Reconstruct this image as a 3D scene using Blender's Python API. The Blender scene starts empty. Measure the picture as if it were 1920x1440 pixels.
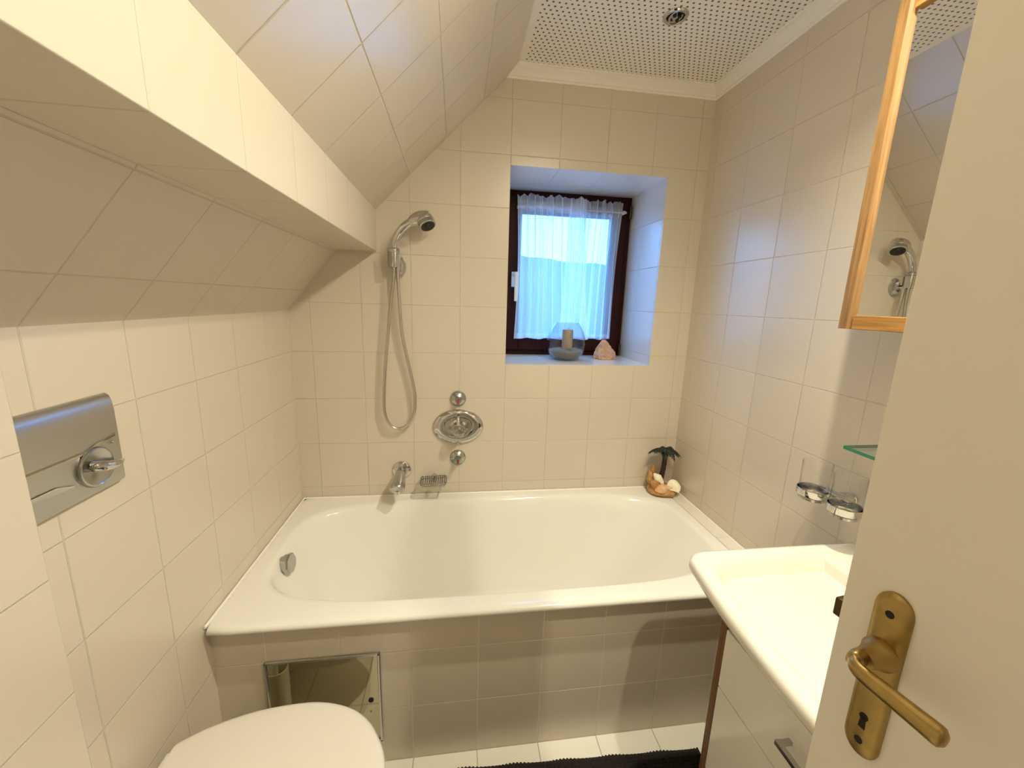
import bpy, bmesh, math, random
from mathutils import Vector, Matrix, noise

random.seed(7)
S = bpy.context.scene
COL = S.collection
W = 1.7304          # room width (left wall x=0, right wall x=W, far wall y=0)
CZ = 2.31           # flat ceiling height
YF = -2.15          # wall with the doorway, behind the camera
FZ = 0.0

# ------------------------------------------------------------------ helpers
class MB:
    """collects shapes in world coordinates; obj() links them as one mesh object"""
    def __init__(s):
        s.bm = bmesh.new()
    def poly(s, pts, mi=0):
        f = s.bm.faces.new([s.bm.verts.new(p) for p in pts]); f.material_index = mi
        return f
    def box(s, a, b, mi=0, M=None):
        x0, y0, z0 = a; x1, y1, z1 = b
        P = [(x0,y0,z0),(x1,y0,z0),(x1,y1,z0),(x0,y1,z0),(x0,y0,z1),(x1,y0,z1),(x1,y1,z1),(x0,y1,z1)]
        if M: P = [M @ Vector(p) for p in P]
        v = [s.bm.verts.new(p) for p in P]
        for q in ((0,3,2,1),(4,5,6,7),(0,1,5,4),(1,2,6,5),(2,3,7,6),(3,0,4,7)):
            f = s.bm.faces.new([v[i] for i in q]); f.material_index = mi
        return v
    def prism(s, poly, vec, mi=0):
        """polygon of 3D points pushed along vec"""
        vec = Vector(vec)
        a = [s.bm.verts.new(p) for p in poly]; b = [s.bm.verts.new(Vector(p) + vec) for p in poly]
        n = len(a); fs = [s.bm.faces.new(a), s.bm.faces.new(b[::-1])]
        for i in range(n):
            fs.append(s.bm.faces.new([a[i], b[i], b[(i+1) % n], a[(i+1) % n]]))
        for f in fs: f.material_index = mi
    def rings(s, rings, close=True, cap0=True, cap1=True, mi=0):
        R = [[s.bm.verts.new(p) for p in r] for r in rings]
        n = len(R[0])
        for i in range(len(R) - 1):
            for j in range(n if close else n - 1):
                k = (j + 1) % n
                f = s.bm.faces.new([R[i][j], R[i][k], R[i+1][k], R[i+1][j]]); f.material_index = mi
        if cap0: f = s.bm.faces.new(R[0][::-1]); f.material_index = mi
        if cap1: f = s.bm.faces.new(R[-1]); f.material_index = mi
        return R
    def lathe(s, prof, o=(0,0,0), ax=(0,0,1), seg=40, cap0=True, cap1=True, sx=1.0, sy=1.0, up=None, mi=0):
        """prof: (radius, height) pairs along ax from o"""
        ax = Vector(ax).normalized(); o = Vector(o)
        t = Vector(up) if up else (Vector((0,0,1)) if abs(ax.z) < .9 else Vector((1,0,0)))
        u = t.cross(ax).normalized(); v = ax.cross(u)
        rs = []
        for r, h in prof:
            r = max(r, 1e-5)
            rs.append([o + ax*h + u*(r*sx*math.cos(2*math.pi*k/seg)) + v*(r*sy*math.sin(2*math.pi*k/seg)) for k in range(seg)])
        s.rings(rs, True, cap0, cap1, mi)
    def cyl(s, p0, p1, r0, r1=None, seg=32, mi=0):
        p0 = Vector(p0); p1 = Vector(p1); r1 = r0 if r1 is None else r1
        s.lathe([(r0, 0), (r1, (p1-p0).length)], p0, p1-p0, seg, mi=mi)
    def tube(s, pts, r, seg=14, closed=False, flat=1.0, mi=0, ref=None):
        pts = [Vector(p) for p in pts]; n = len(pts)
        rs = []
        prev = None
        for i, p in enumerate(pts):
            a = pts[(i-1) % n] if (closed or i > 0) else p
            b = pts[(i+1) % n] if (closed or i < n-1) else p
            t = (b - a).normalized()
            if prev is None:
                q = Vector(ref) if ref else (Vector((0,0,1)) if abs(t.z) < .9 else Vector((1,0,0)))
                u = (q - t*q.dot(t)).normalized()
            else:
                u = (prev - t*prev.dot(t)).normalized()
            prev = u; v = t.cross(u)
            rr = r[i] if isinstance(r, (list, tuple)) else r
            rs.append([p + u*(rr*math.cos(2*math.pi*k/seg)) + v*(rr*flat*math.sin(2*math.pi*k/seg)) for k in range(seg)])
        if closed: rs.append(rs[0])
        s.rings(rs, True, not closed, not closed, mi)
    def sphere(s, c, r, sub=3, sc=(1,1,1), rot=None, fn=None, mi=0):
        ret = bmesh.ops.create_icosphere(s.bm, subdivisions=sub, radius=1.0)
        for v in ret['verts']:
            p = v.co.copy()
            if fn: p = fn(p)
            p = Vector((p.x*r*sc[0], p.y*r*sc[1], p.z*r*sc[2]))
            if rot: p = rot @ p
            v.co = p + Vector(c)
        for f in {f for v in ret['verts'] for f in v.link_faces}: f.material_index = mi
    def obj(s, name, mat, parent=None, smooth=True, angle=35, bevel=0, bseg=3, subsurf=0, weld=False):
        bm = s.bm
        if weld: bmesh.ops.remove_doubles(bm, verts=bm.verts, dist=1e-5)
        bmesh.ops.recalc_face_normals(bm, faces=bm.faces)
        me = bpy.data.meshes.new(name)
        off = parent_origin(parent) if parent else Vector()
        if off.length: bmesh.ops.translate(bm, verts=bm.verts, vec=-off)
        bm.to_mesh(me); bm.free()
        for m in (mat if isinstance(mat, (list, tuple)) else [mat]): me.materials.append(m)
        if smooth:
            for p in me.polygons: p.use_smooth = True
            me.set_sharp_from_angle(angle=math.radians(angle))
        o = bpy.data.objects.new(name, me); COL.objects.link(o)
        if parent: o.parent = parent
        if bevel:
            b = o.modifiers.new('bevel', 'BEVEL'); b.width = bevel; b.segments = bseg; b.limit_method = 'ANGLE'; b.angle_limit = math.radians(40)
        if subsurf:
            m = o.modifiers.new('sub', 'SUBSURF'); m.levels = subsurf; m.render_levels = subsurf
        return o

def parent_origin(o):
    v = Vector()
    while o is not None:
        v += o.location; o = o.parent
    return v

def tag(o, label, cat, group=None, kind=None):
    o['label'] = label; o['category'] = cat
    if group: o['group'] = group
    if kind: o['kind'] = kind
    return o

def thing(name, label, cat, loc, group=None, kind=None):
    o = bpy.data.objects.new(name, None); COL.objects.link(o)
    o.location = loc; o.empty_display_size = .05
    return tag(o, label, cat, group, kind)

def smoothcurve(pts, n=8):
    """Catmull-Rom through points"""
    P = [Vector(p) for p in pts]; P = [P[0]*2-P[1]] + P + [P[-1]*2-P[-2]]
    out = []
    for i in range(1, len(P)-2):
        for k in range(n):
            t = k/n; a, b, c, d = P[i-1], P[i], P[i+1], P[i+2]
            out.append(.5*((2*b)+(c-a)*t+(2*a-5*b+4*c-d)*t*t+(3*b-a-3*c+d)*t**3))
    out.append(P[-2]); return out

# ------------------------------------------------------------------ materials
def new_mat(name):
    m = bpy.data.materials.new(name); m.use_nodes = True
    nt = m.node_tree; nt.nodes.clear()
    out = nt.nodes.new('ShaderNodeOutputMaterial')
    return m, nt, out
def N(nt, typ, **kw):
    n = nt.nodes.new(typ)
    for k, v in kw.items():
        if k == 'inp':
            for a, b in v.items(): n.inputs[a].default_value = b
        else: setattr(n, k, v)
    return n
def math_(nt, op, a, b=None, c=None):
    n = nt.nodes.new('ShaderNodeMath'); n.operation = op
    for i, x in enumerate((a, b, c)):
        if x is None: continue
        if isinstance(x, (int, float)): n.inputs[i].default_value = x
        else: nt.links.new(x, n.inputs[i])
    return n.outputs[0]
def pbr(name, col, rough=.4, metal=0.0, coat=0.0, spec=.5, bump=None, var=None, trans=0.0, ior=1.45, sss=0):
    """bump=(scale, strength, distance); var=(scale, amount)"""
    m, nt, out = new_mat(name)
    b = N(nt, 'ShaderNodeBsdfPrincipled')
    b.inputs['Base Color'].default_value = (*col, 1); b.inputs['Roughness'].default_value = rough
    b.inputs['Metallic'].default_value = metal; b.inputs['Specular IOR Level'].default_value = spec
    b.inputs['Coat Weight'].default_value = coat; b.inputs['Coat Roughness'].default_value = .05
    b.inputs['Transmission Weight'].default_value = trans; b.inputs['IOR'].default_value = ior
    nt.links.new(b.outputs[0], out.inputs[0])
    geo = N(nt, 'ShaderNodeTexCoord')
    if var:
        t = N(nt, 'ShaderNodeTexNoise', inp={'Scale': var[0], 'Detail': 5}); nt.links.new(geo.outputs['Object'], t.inputs['Vector'])
        h = N(nt, 'ShaderNodeMix', data_type='RGBA', blend_type='MIX')
        h.inputs['A'].default_value = (*[c*(1-var[1]) for c in col], 1); h.inputs['B'].default_value = (*[min(1, c*(1+var[1])) for c in col], 1)
        nt.links.new(t.outputs['Fac'], h.inputs['Factor']); nt.links.new(h.outputs['Result'], b.inputs['Base Color'])
    if bump:
        t = N(nt, 'ShaderNodeTexNoise', inp={'Scale': bump[0], 'Detail': 4}); nt.links.new(geo.outputs['Object'], t.inputs['Vector'])
        bp = N(nt, 'ShaderNodeBump', inp={'Strength': bump[1], 'Distance': bump[2]}); nt.links.new(t.outputs['Fac'], bp.inputs['Height'])
        nt.links.new(bp.outputs[0], b.inputs['Normal'])
    return m

TILE = (.64, .575, .475); GROUT = (.580, .515, .415)
def tile_mat(name, uvec, uoff, vvec, voff, tile=TILE, grout=GROUT, size=.2, gap=.0026, rough=.27, tilt=.0011, vline=True):
    """square glazed tiles laid on the world grid: lines where dot(P,uvec)=uoff+k*size"""
    m, nt, out = new_mat(name)
    pos = N(nt, 'ShaderNodeNewGeometry').outputs['Position']
    def coord(vec, off):
        d = N(nt, 'ShaderNodeVectorMath', operation='DOT_PRODUCT'); nt.links.new(pos, d.inputs[0]); d.inputs[1].default_value = vec
        return math_(nt, 'DIVIDE', math_(nt, 'SUBTRACT', d.outputs['Value'], off), size)
    u = coord(uvec, uoff); v = coord(vvec, voff)
    fu = math_(nt, 'FRACT', u); fv = math_(nt, 'FRACT', v)
    du = math_(nt, 'MINIMUM', fu, math_(nt, 'SUBTRACT', 1.0, fu)); dv = math_(nt, 'MINIMUM', fv, math_(nt, 'SUBTRACT', 1.0, fv))
    d = math_(nt, 'MULTIPLY', math_(nt, 'MINIMUM', du, dv) if vline else du, size)
    mr = N(nt, 'ShaderNodeMapRange', interpolation_type='SMOOTHSTEP'); nt.links.new(d, mr.inputs['Value'])
    mr.inputs['From Min'].default_value = gap*.3; mr.inputs['From Max'].default_value = gap*.75
    mask = mr.outputs['Result']
    cb = N(nt, 'ShaderNodeCombineXYZ'); nt.links.new(math_(nt, 'FLOOR', u), cb.inputs[0]); nt.links.new(math_(nt, 'FLOOR', v), cb.inputs[1])
    wn = N(nt, 'ShaderNodeTexWhiteNoise', noise_dimensions='3D'); nt.links.new(cb.outputs[0], wn.inputs['Vector'])
    sp = N(nt, 'ShaderNodeSeparateColor'); nt.links.new(wn.outputs['Color'], sp.inputs[0])
    # each tile sits at a very slightly different tilt
    hh = math_(nt, 'ADD', math_(nt, 'MULTIPLY', math_(nt, 'SUBTRACT', fu, .5), math_(nt, 'SUBTRACT', sp.outputs[0], .5)),
               math_(nt, 'MULTIPLY', math_(nt, 'SUBTRACT', fv, .5), math_(nt, 'SUBTRACT', sp.outputs[1], .5)))
    nz = N(nt, 'ShaderNodeTexNoise', inp={'Scale': 9.0, 'Detail': 2}); nt.links.new(pos, nz.inputs['Vector'])
    h = math_(nt, 'ADD', math_(nt, 'MULTIPLY', mask, .0008), math_(nt, 'ADD', math_(nt, 'MULTIPLY', hh, tilt), math_(nt, 'MULTIPLY', nz.outputs['Fac'], .0005)))
    bp = N(nt, 'ShaderNodeBump', inp={'Strength': 1.0, 'Distance': 1.0}); nt.links.new(h, bp.inputs['Height'])
    mx = N(nt, 'ShaderNodeMix', data_type='RGBA'); nt.links.new(mask, mx.inputs['Factor'])
    mx.inputs['A'].default_value = (*grout, 1); mx.inputs['B'].default_value = (*tile, 1)
    b = N(nt, 'ShaderNodeBsdfPrincipled'); b.inputs['Specular IOR Level'].default_value = .8; nt.links.new(mx.outputs['Result'], b.inputs['Base Color']); nt.links.new(bp.outputs[0], b.inputs['Normal'])
    ro = math_(nt, 'ADD', math_(nt, 'MULTIPLY', mask, rough-.7), .7); nt.links.new(ro, b.inputs['Roughness'])
    nt.links.new(b.outputs[0], out.inputs[0])
    return m
X, Y, Z = (1,0,0), (0,1,0), (0,0,1)
M = {}
M['tile_back'] = tile_mat('cream tile far wall', X, .079, Z, 0)
M['tile_side'] = tile_mat('cream tile left wall', Y, -.02, Z, 0)
M['tile_right'] = tile_mat('cream tile right wall', Y, -.05, Z, 0)
M['tile_apron'] = tile_mat('cream tile bath front', X, .135, Z, 0, grout=(.76,.70,.60))
M['tile_pier'] = tile_mat('cream tile pier', Y, -1.124, Z, 0)
M['tile_floor'] = tile_mat('cream floor tile', X, .135, Y, -.7, tile=(.90,.88,.80), grout=(.50,.45,.37), rough=.3)
M['tile_ledge'] = tile_mat('cream tile ledge', X, .03, Y, -.05, tile=(.78,.74,.65), grout=(.55,.5,.42))
r2 = 2**-.5
M['tile_slope'] = tile_mat('cream tile upper slope', (r2,0,r2), (.351+1.767)*r2+.188, Y, -.02, rough=.22, grout=(.52,.46,.38), gap=.0035)
sl = Vector((.196, 0, .238)).normalized()
M['tile_slope_low'] = tile_mat('cream tile lower slope', tuple(sl), sl.x*.003+sl.z*1.367+.1, Y, -.02, rough=.3)
M['tile_beam'] = tile_mat('cream tile beam', Y, -.02, Z, 0.0, rough=.3, vline=False)
M['plaster'] = pbr('white plaster', (.80,.77,.70), .8, bump=(60,.1,.002))
M['cornice'] = pbr('cornice white', (.84,.81,.75), .6)
M['enamel'] = pbr('white enamel', (.83,.82,.77), .09, spec=.55)
M['ceramic'] = pbr('white ceramic', (.74,.71,.63), .07, spec=.55)
M['seat'] = pbr('white seat plastic', (.72,.685,.62), .28)
M['chrome'] = pbr('chrome', (.62,.61,.59), .06, 1)
M['chrome_soft'] = pbr('satin chrome', (.50,.50,.49), .20, 1)
M['wire'] = pbr('dark chrome wire', (.38,.37,.34), .15, 1)
M['flush'] = pbr('satin flush plate metal', (.54,.53,.51), .33, 1)
M['steel'] = pbr('polished steel', (.43,.39,.29), .05, 1)
M['hose'] = pbr('metal hose', (.62,.60,.55), .22, 1, bump=None)
M['black'] = pbr('black rubber', (.012,.011,.012), .45)
M['red'] = pbr('red enamel dot', (.45,.03,.03), .4)
M['brass'] = pbr('worn brass', (.42,.29,.105), .34, 1, var=(60,.25), bump=(120,.15,.0006))
M['bronze'] = pbr('dark bronze', (.10,.065,.03), .4, 1)
M['hole'] = pbr('dark hole', (.01,.007,.005), .7)
M['paint'] = pbr('cream gloss door paint', (.80,.76,.68), .42, bump=(300,.04,.001))
M['white_lacquer'] = pbr('white lacquer', (.82,.80,.74), .1, spec=.5)
M['rod'] = pbr('pale curtain rod', (.42,.41,.42), .5)
M['sealant'] = pbr('white sealant', (.88,.86,.82), .35)
M['white_plastic'] = pbr('white plastic', (.85,.84,.80), .35)
M['wax'] = pbr('taupe wax', (.38,.295,.21), .3, var=(40,.12))
M['sand'] = pbr('pale grey sand', (.21,.20,.175), .9, var=(300,.6), bump=(500,.6,.002))
M['rock'] = pbr('pink beige crystal', (.60,.38,.25), .6, var=(34,.62), bump=(120,.7,.004))
M['shell_tan'] = pbr('tan shell', (.50,.26,.09), .4, var=(70,.6), bump=(150,.7,.004))
M['shell_pink'] = pbr('peach shell', (.72,.45,.27), .35, var=(60,.3))
M['shell_cream'] = pbr('cream shell', (.85,.78,.58), .35)
M['palm_trunk'] = pbr('dark palm trunk', (.034,.012,.011), .55, bump=(90,.5,.003))
M['palm_leaf'] = pbr('dark green leaf', (.009,.016,.009), .4, var=(60,.5))
M['mirror'] = pbr('mirror', (.90,.90,.88), .0, 1)
M['bottle'] = pbr('frosted plastic', (.75,.72,.58), .4)
M['bristle'] = pbr('white bristle', (.85,.84,.8), .8)

def wood_mat(name, c1, c2, scale, axis=2, rough=.4, spec=.4):
    m, nt, out = new_mat(name)
    co = N(nt, 'ShaderNodeTexCoord').outputs['Object']
    mp = N(nt, 'ShaderNodeMapping'); nt.links.new(co, mp.inputs['Vector'])
    s = [scale, scale, scale]; s[axis] = scale*.035; mp.inputs['Scale'].default_value = s
    n = N(nt, 'ShaderNodeTexNoise', inp={'Scale': 1.0, 'Detail': 6, 'Roughness': .6, 'Distortion': .6}); nt.links.new(mp.outputs[0], n.inputs['Vector'])
    r = N(nt, 'ShaderNodeValToRGB'); nt.links.new(n.outputs['Fac'], r.inputs[0])
    r.color_ramp.elements[0].position = .36; r.color_ramp.elements[0].color = (*c1, 1)
    r.color_ramp.elements[1].position = .64; r.color_ramp.elements[1].color = (*c2, 1)
    b = N(nt, 'ShaderNodeBsdfPrincipled'); b.inputs['Roughness'].default_value = rough; b.inputs['Specular IOR Level'].default_value = spec
    nt.links.new(r.outputs[0], b.inputs['Base Color']); nt.links.new(b.outputs[0], out.inputs[0])
    return m
M['pine'] = wood_mat('honey pine upright', (.20,.105,.036), (.33,.19,.076), 170, 2)
M['pine_y'] = wood_mat('honey pine crosswise', (.28,.13,.026), (.42,.22,.062), 170, 1)
M['walnut'] = wood_mat('brown wood side', (.11,.045,.014), (.20,.09,.032), 120, 2)
M['mahogany'] = wood_mat('dark mahogany', (.020,.003,.0015), (.034,.005,.003), 150, 2, .5, .15)

def thin_glass(name, tint=(1,1,1), ior=1.5, rough=0.0):
    m, nt, out = new_mat(name)
    t = N(nt, 'ShaderNodeBsdfTransparent'); t.inputs[0].default_value = (*tint, 1)
    g = N(nt, 'ShaderNodeBsdfGlossy'); g.inputs['Roughness'].default_value = rough
    lw = N(nt, 'ShaderNodeLayerWeight'); lw.inputs[0].default_value = .5
    f0 = ((ior-1)/(ior+1))**2
    f = math_(nt, 'ADD', math_(nt, 'MULTIPLY', math_(nt, 'POWER', lw.outputs['Facing'], 5.0), 1-f0), f0)
    mx = N(nt, 'ShaderNodeMixShader'); nt.links.new(f, mx.inputs[0]); nt.links.new(t.outputs[0], mx.inputs[1]); nt.links.new(g.outputs[0], mx.inputs[2])
    nt.links.new(mx.outputs[0], out.inputs[0]); return m
M['pane'] = thin_glass('window glass', (.97,.985,.98))
M['glass'] = thin_glass('clear glass', (.988,.99,.988), 1.42)
M['bowl_glass'] = thin_glass('smoky bowl glass', (.945,.95,.955), 1.5)
M['shelf_glass'] = thin_glass('shelf glass top', (.90,.96,.93))
M['shelf_edge'] = pbr('green glass edge', (.035,.17,.10), .12)
M['crystal'] = thin_glass('clear acrylic knob', (.90,.95,.92), 1.6)

# sheer curtain cloth
m, nt, out = new_mat('sheer white voile')
tr = N(nt, 'ShaderNodeBsdfTransparent'); tl = N(nt, 'ShaderNodeBsdfTranslucent'); df = N(nt, 'ShaderNodeBsdfDiffuse')
tl.inputs[0].default_value = (.93,.93,.96,1); df.inputs[0].default_value = (.9,.9,.92,1)
a = N(nt, 'ShaderNodeMixShader'); a.inputs[0].default_value = .42; nt.links.new(tl.outputs[0], a.inputs[1]); nt.links.new(df.outputs[0], a.inputs[2])
lw = N(nt, 'ShaderNodeLayerWeight'); lw.inputs[0].default_value = .5
op = math_(nt, 'MINIMUM', math_(nt, 'ADD', .44, math_(nt, 'MULTIPLY', math_(nt, 'POWER', lw.outputs['Facing'], 1.6), .9)), .95)
b = N(nt, 'ShaderNodeMixShader'); nt.links.new(op, b.inputs[0]); nt.links.new(tr.outputs[0], b.inputs[1]); nt.links.new(a.outputs[0], b.inputs[2])
nt.links.new(b.outputs[0], out.inputs[0]); M['voile'] = m

# perforated board: staggered dark holes on a world grid
def perforated():
    m, nt, out = new_mat('perforated white board')
    pos = N(nt, 'ShaderNodeNewGeometry').outputs['Position']
    sx = N(nt, 'ShaderNodeSeparateXYZ'); nt.links.new(pos, sx.inputs[0])
    px, py = .0195, .0176
    row = math_(nt, 'DIVIDE', math_(nt, 'SUBTRACT', sx.outputs[1], -.3380), py)
    ri = math_(nt, 'ROUND', row); fy = math_(nt, 'MULTIPLY', math_(nt, 'SUBTRACT', row, ri), py)
    shift = math_(nt, 'MULTIPLY', math_(nt, 'FLOORED_MODULO', ri, 2.0), .5)
    colu = math_(nt, 'SUBTRACT', math_(nt, 'DIVIDE', math_(nt, 'SUBTRACT', sx.outputs[0], 1.2135), px), shift)
    fx = math_(nt, 'MULTIPLY', math_(nt, 'SUBTRACT', colu, math_(nt, 'ROUND', colu)), px)
    d = math_(nt, 'SQRT', math_(nt, 'ADD', math_(nt, 'MULTIPLY', fx, fx), math_(nt, 'MULTIPLY', fy, fy)))
    mr = N(nt, 'ShaderNodeMapRange', interpolation_type='SMOOTHSTEP'); nt.links.new(d, mr.inputs['Value'])
    mr.inputs['From Min'].default_value = .0030; mr.inputs['From Max'].default_value = .0042
    # plain border along the edges of the boards
    bx = math_(nt, 'LESS_THAN', sx.outputs[0], .918)
    fac = math_(nt, 'MAXIMUM', mr.outputs['Result'], bx)
    mx = N(nt, 'ShaderNodeMix', data_type='RGBA'); nt.links.new(fac, mx.inputs['Factor'])
    mx.inputs['A'].default_value = (.10,.085,.065,1); mx.inputs['B'].default_value = (.84,.80,.73,1)
    b = N(nt, 'ShaderNodeBsdfPrincipled'); b.inputs['Roughness'].default_value = .7
    nt.links.new(mx.outputs['Result'], b.inputs['Base Color']); nt.links.new(b.outputs[0], out.inputs[0]); return m
M['perf'] = perforated()

def emit(name, col, st):
    m, nt, out = new_mat(name); e = N(nt, 'ShaderNodeEmission'); e.inputs[0].default_value = (*col, 1); e.inputs[1].default_value = st
    nt.links.new(e.outputs[0], out.inputs[0]); return m
M['bulb_on'] = emit('lit halogen bulb', (1, .80, .52), 60)

# ------------------------------------------------------------------ the room
def struct(o, label, cat): return tag(o, label, cat, kind='structure')

b = MB(); b.box((-.3, -3.4, -.1), (W+.3, .45, 0)); struct(b.obj('floor', M['tile_floor']), 'cream floor of square ceramic tiles beside the bath', 'floor')
# far wall with the window hole
wx0, wx1, wz0, wz1 = .879, 1.551, 1.155, 1.963
b = MB(); T = .42
b.box((-.3, 0, 0), (wx0, T, 2.6)); b.box((wx1, 0, 0), (W+.3, T, 2.6)); b.box((wx0, 0, 0), (wx1, T, wz0)); b.box((wx0, 0, wz1), (wx1, T, 2.6))
for f in b.bm.faces:
    f.normal_update()
    if abs(f.normal.x) > .9: f.material_index = 1
    elif abs(f.normal.z) > .9: f.material_index = 2
M['tile_reveal'] = tile_mat('cream tile reveal', Y, .41, Z, 0, tile=(.74,.72,.68), rough=.25)
M['tile_sill'] = tile_mat('cream tile sill', X, .079, Y, .41, tile=(.76,.74,.70), rough=.18, gap=.0022)
struct(b.obj('wall_back', [M['tile_back'], M['tile_reveal'], M['tile_sill']], smooth=False), 'cream tiled far wall with the small deep window', 'wall')
# left wall and the projecting pier next to the camera
b = MB(); b.box((-.3, YF-1.3, 0), (0, 0, 2.6)); struct(b.obj('wall_left', M['tile_side'], smooth=False), 'cream tiled low left wall above the toilet', 'wall')
b = MB(); b.box((0, YF, 0), (.070, -1.124, 1.44)); struct(b.obj('wall_left_pier', M['tile_pier'], smooth=False, bevel=.003), 'tiled wall pier projecting at the left edge beside the flush plate', 'wall')
b = MB(); b.box((W, YF-1.3, 0), (W+.3, 0, 2.6)); struct(b.obj('wall_right', M['tile_right'], smooth=False), 'cream tiled right wall behind mirror and washbasin', 'wall')
# front wall with the doorway (behind the camera)
dx0, dx1, dz = .42, 1.30, 2.02
b = MB(); b.box((0, YF-.12, 0), (dx0, YF, 2.6)); b.box((dx1, YF-.12, 0), (W, YF, 2.6)); b.box((dx0, YF-.12, dz), (dx1, YF, 2.6))
struct(b.obj('wall_front', M['plaster'], smooth=False), 'plain wall with the doorway behind the viewer', 'wall')
b = MB(); b.box((0, -3.4, 0), (W, -3.3, 2.6)); struct(b.obj('wall_hall', M['plaster'], smooth=False), 'plain hallway wall beyond the doorway', 'wall')
# flat perforated ceiling, the upper slope, the boxed beam, the lower slope
b = MB(); b.box((.86, -3.3, CZ), (W, 0, CZ+.06)); b.box((0, -3.3, 2.56), (W, YF-.12, 2.6))
struct(b.obj('ceiling', M['perf'], smooth=False), 'flat white ceiling of perforated board with fine dark dots', 'ceiling')
us = [(.338, 0, 1.754), (.894, 0, CZ), (.894, 0, CZ+.12), (.30, 0, 1.84)]
b = MB(); b.prism(us, (0, YF, 0)); struct(b.obj('ceiling_slope', M['tile_slope'], smooth=False), 'upper sloping ceiling of cream tiles rising from the beam', 'ceiling')
ls = [(0.0, 0, 1.364), (.197, 0, 1.606), (.197, 0, 1.70), (-.06, 0, 1.39)]
b = MB(); b.prism(ls, (0, YF, 0)); struct(b.obj('ceiling_slope.001', M['tile_slope_low'], smooth=False), 'lower sloping ceiling of tiles in shade under the beam', 'ceiling')
M['tile_soffit'] = tile_mat('cream tile soffit', Y, -.02, X, 0.0, rough=.3, vline=False)
b = MB(); b.box((.19, YF, 1.607), (.348, 0, 1.80))
for f in b.bm.faces:
    f.normal_update()
    if abs(f.normal.z) > .9: f.material_index = 1
struct(b.obj('trim_1', [M['tile_beam'], M['tile_soffit']], smooth=False, bevel=.002), 'tiled boxed-in roof beam running along the left slope', 'beam')
# cornices
def cornice(p0, p1, inward, name, label):
    prof = [(0, -.042), (.004, -.042), (.006, -.036), (.012, -.034), (.016, -.026), (.022, -.018), (.030, -.013), (.032, -.006), (.038, -.005), (.040, 0), (0, 0)]
    b = MB(); iw = Vector(inward)
    a = [Vector(p0) + iw*q[0] + Vector((0,0,q[1])) for q in prof]
    b.prism(a, Vector(p1)-Vector(p0)); return struct(b.obj(name, M['cornice'], angle=25), label, 'cornice')
cornice((.848, 0, CZ), (W, 0, CZ), (0,-1,0), 'trim_2', 'white moulded cornice above the far tiled wall')
cornice((W, 0, CZ), (W, YF, CZ), (-1,0,0), 'trim_3', 'white moulded cornice along the top of the right wall')
# tiled bath front and the tiled ledge at the bath's right end
b = MB(); b.box((0, -.70, 0), (W, -.676, .5295)); struct(b.obj('wall_bath_front', M['tile_apron'], smooth=False), 'cream tiled front panel below the bathtub rim', 'bath front')
b = MB(); b.box((1.672, -.70, .50), (W, 0, .5505)); struct(b.obj('trim_4', M['tile_ledge'], smooth=False, bevel=.002), 'narrow tiled ledge between bathtub and right wall', 'ledge')

# ------------------------------------------------------------------ window
wy = .33
win = thing('window_1', 'small window with dark brown wooden frame behind sheer curtain', 'window', (1.215, wy, wz0), kind='structure')
def frame_mesh(x0, x1, z0, z1, w, y0, y1, wb=None):
    b = MB(); wb = wb or w
    b.box((x0, y0, z0), (x0+w, y1, z1)); b.box((x1-w, y0, z0), (x1, y1, z1)); b.box((x0+w, y0, z1-w), (x1-w, y1, z1)); b.box((x0+w, y0, z0), (x1-w, y1, z0+wb))
    return b
frame_mesh(wx0, wx1, wz0, wz1, .05, wy+.022, wy+.085).obj('window_frame', M['mahogany'], win, smooth=False, bevel=.003)
sash = frame_mesh(wx0+.03, wx1-.03, wz0+.028, wz1-.03, .075, wy, wy+.055).obj('sash', M['mahogany'], win, smooth=False, bevel=.005)
b = MB(); b.box((wx0+.10, wy+.028, wz0+.10), (wx1-.10, wy+.032, wz1-.10)); b.obj('pane', M['pane'], win, smooth=False)
b = MB(); b.box((.938, wy-.012, 1.500), (.966, wy, 1.574)); hp = b.obj('handle_plate', M['white_plastic'], win, bevel=.003)
b = MB(); b.box((.944, wy-.045, 1.552), (.966, wy-.010, 1.572)); b.box((.949, wy-.056, 1.430), (.966, wy-.042, 1.572)); b.obj('handle', M['white_plastic'], hp, bevel=.004)
for z in (1.19, 1.885):
    b = MB(); b.cyl((1.536, wy-.006, z-.03), (1.536, wy-.006, z+.03), .0065); b.obj('hinge', M['bronze'], win)

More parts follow.
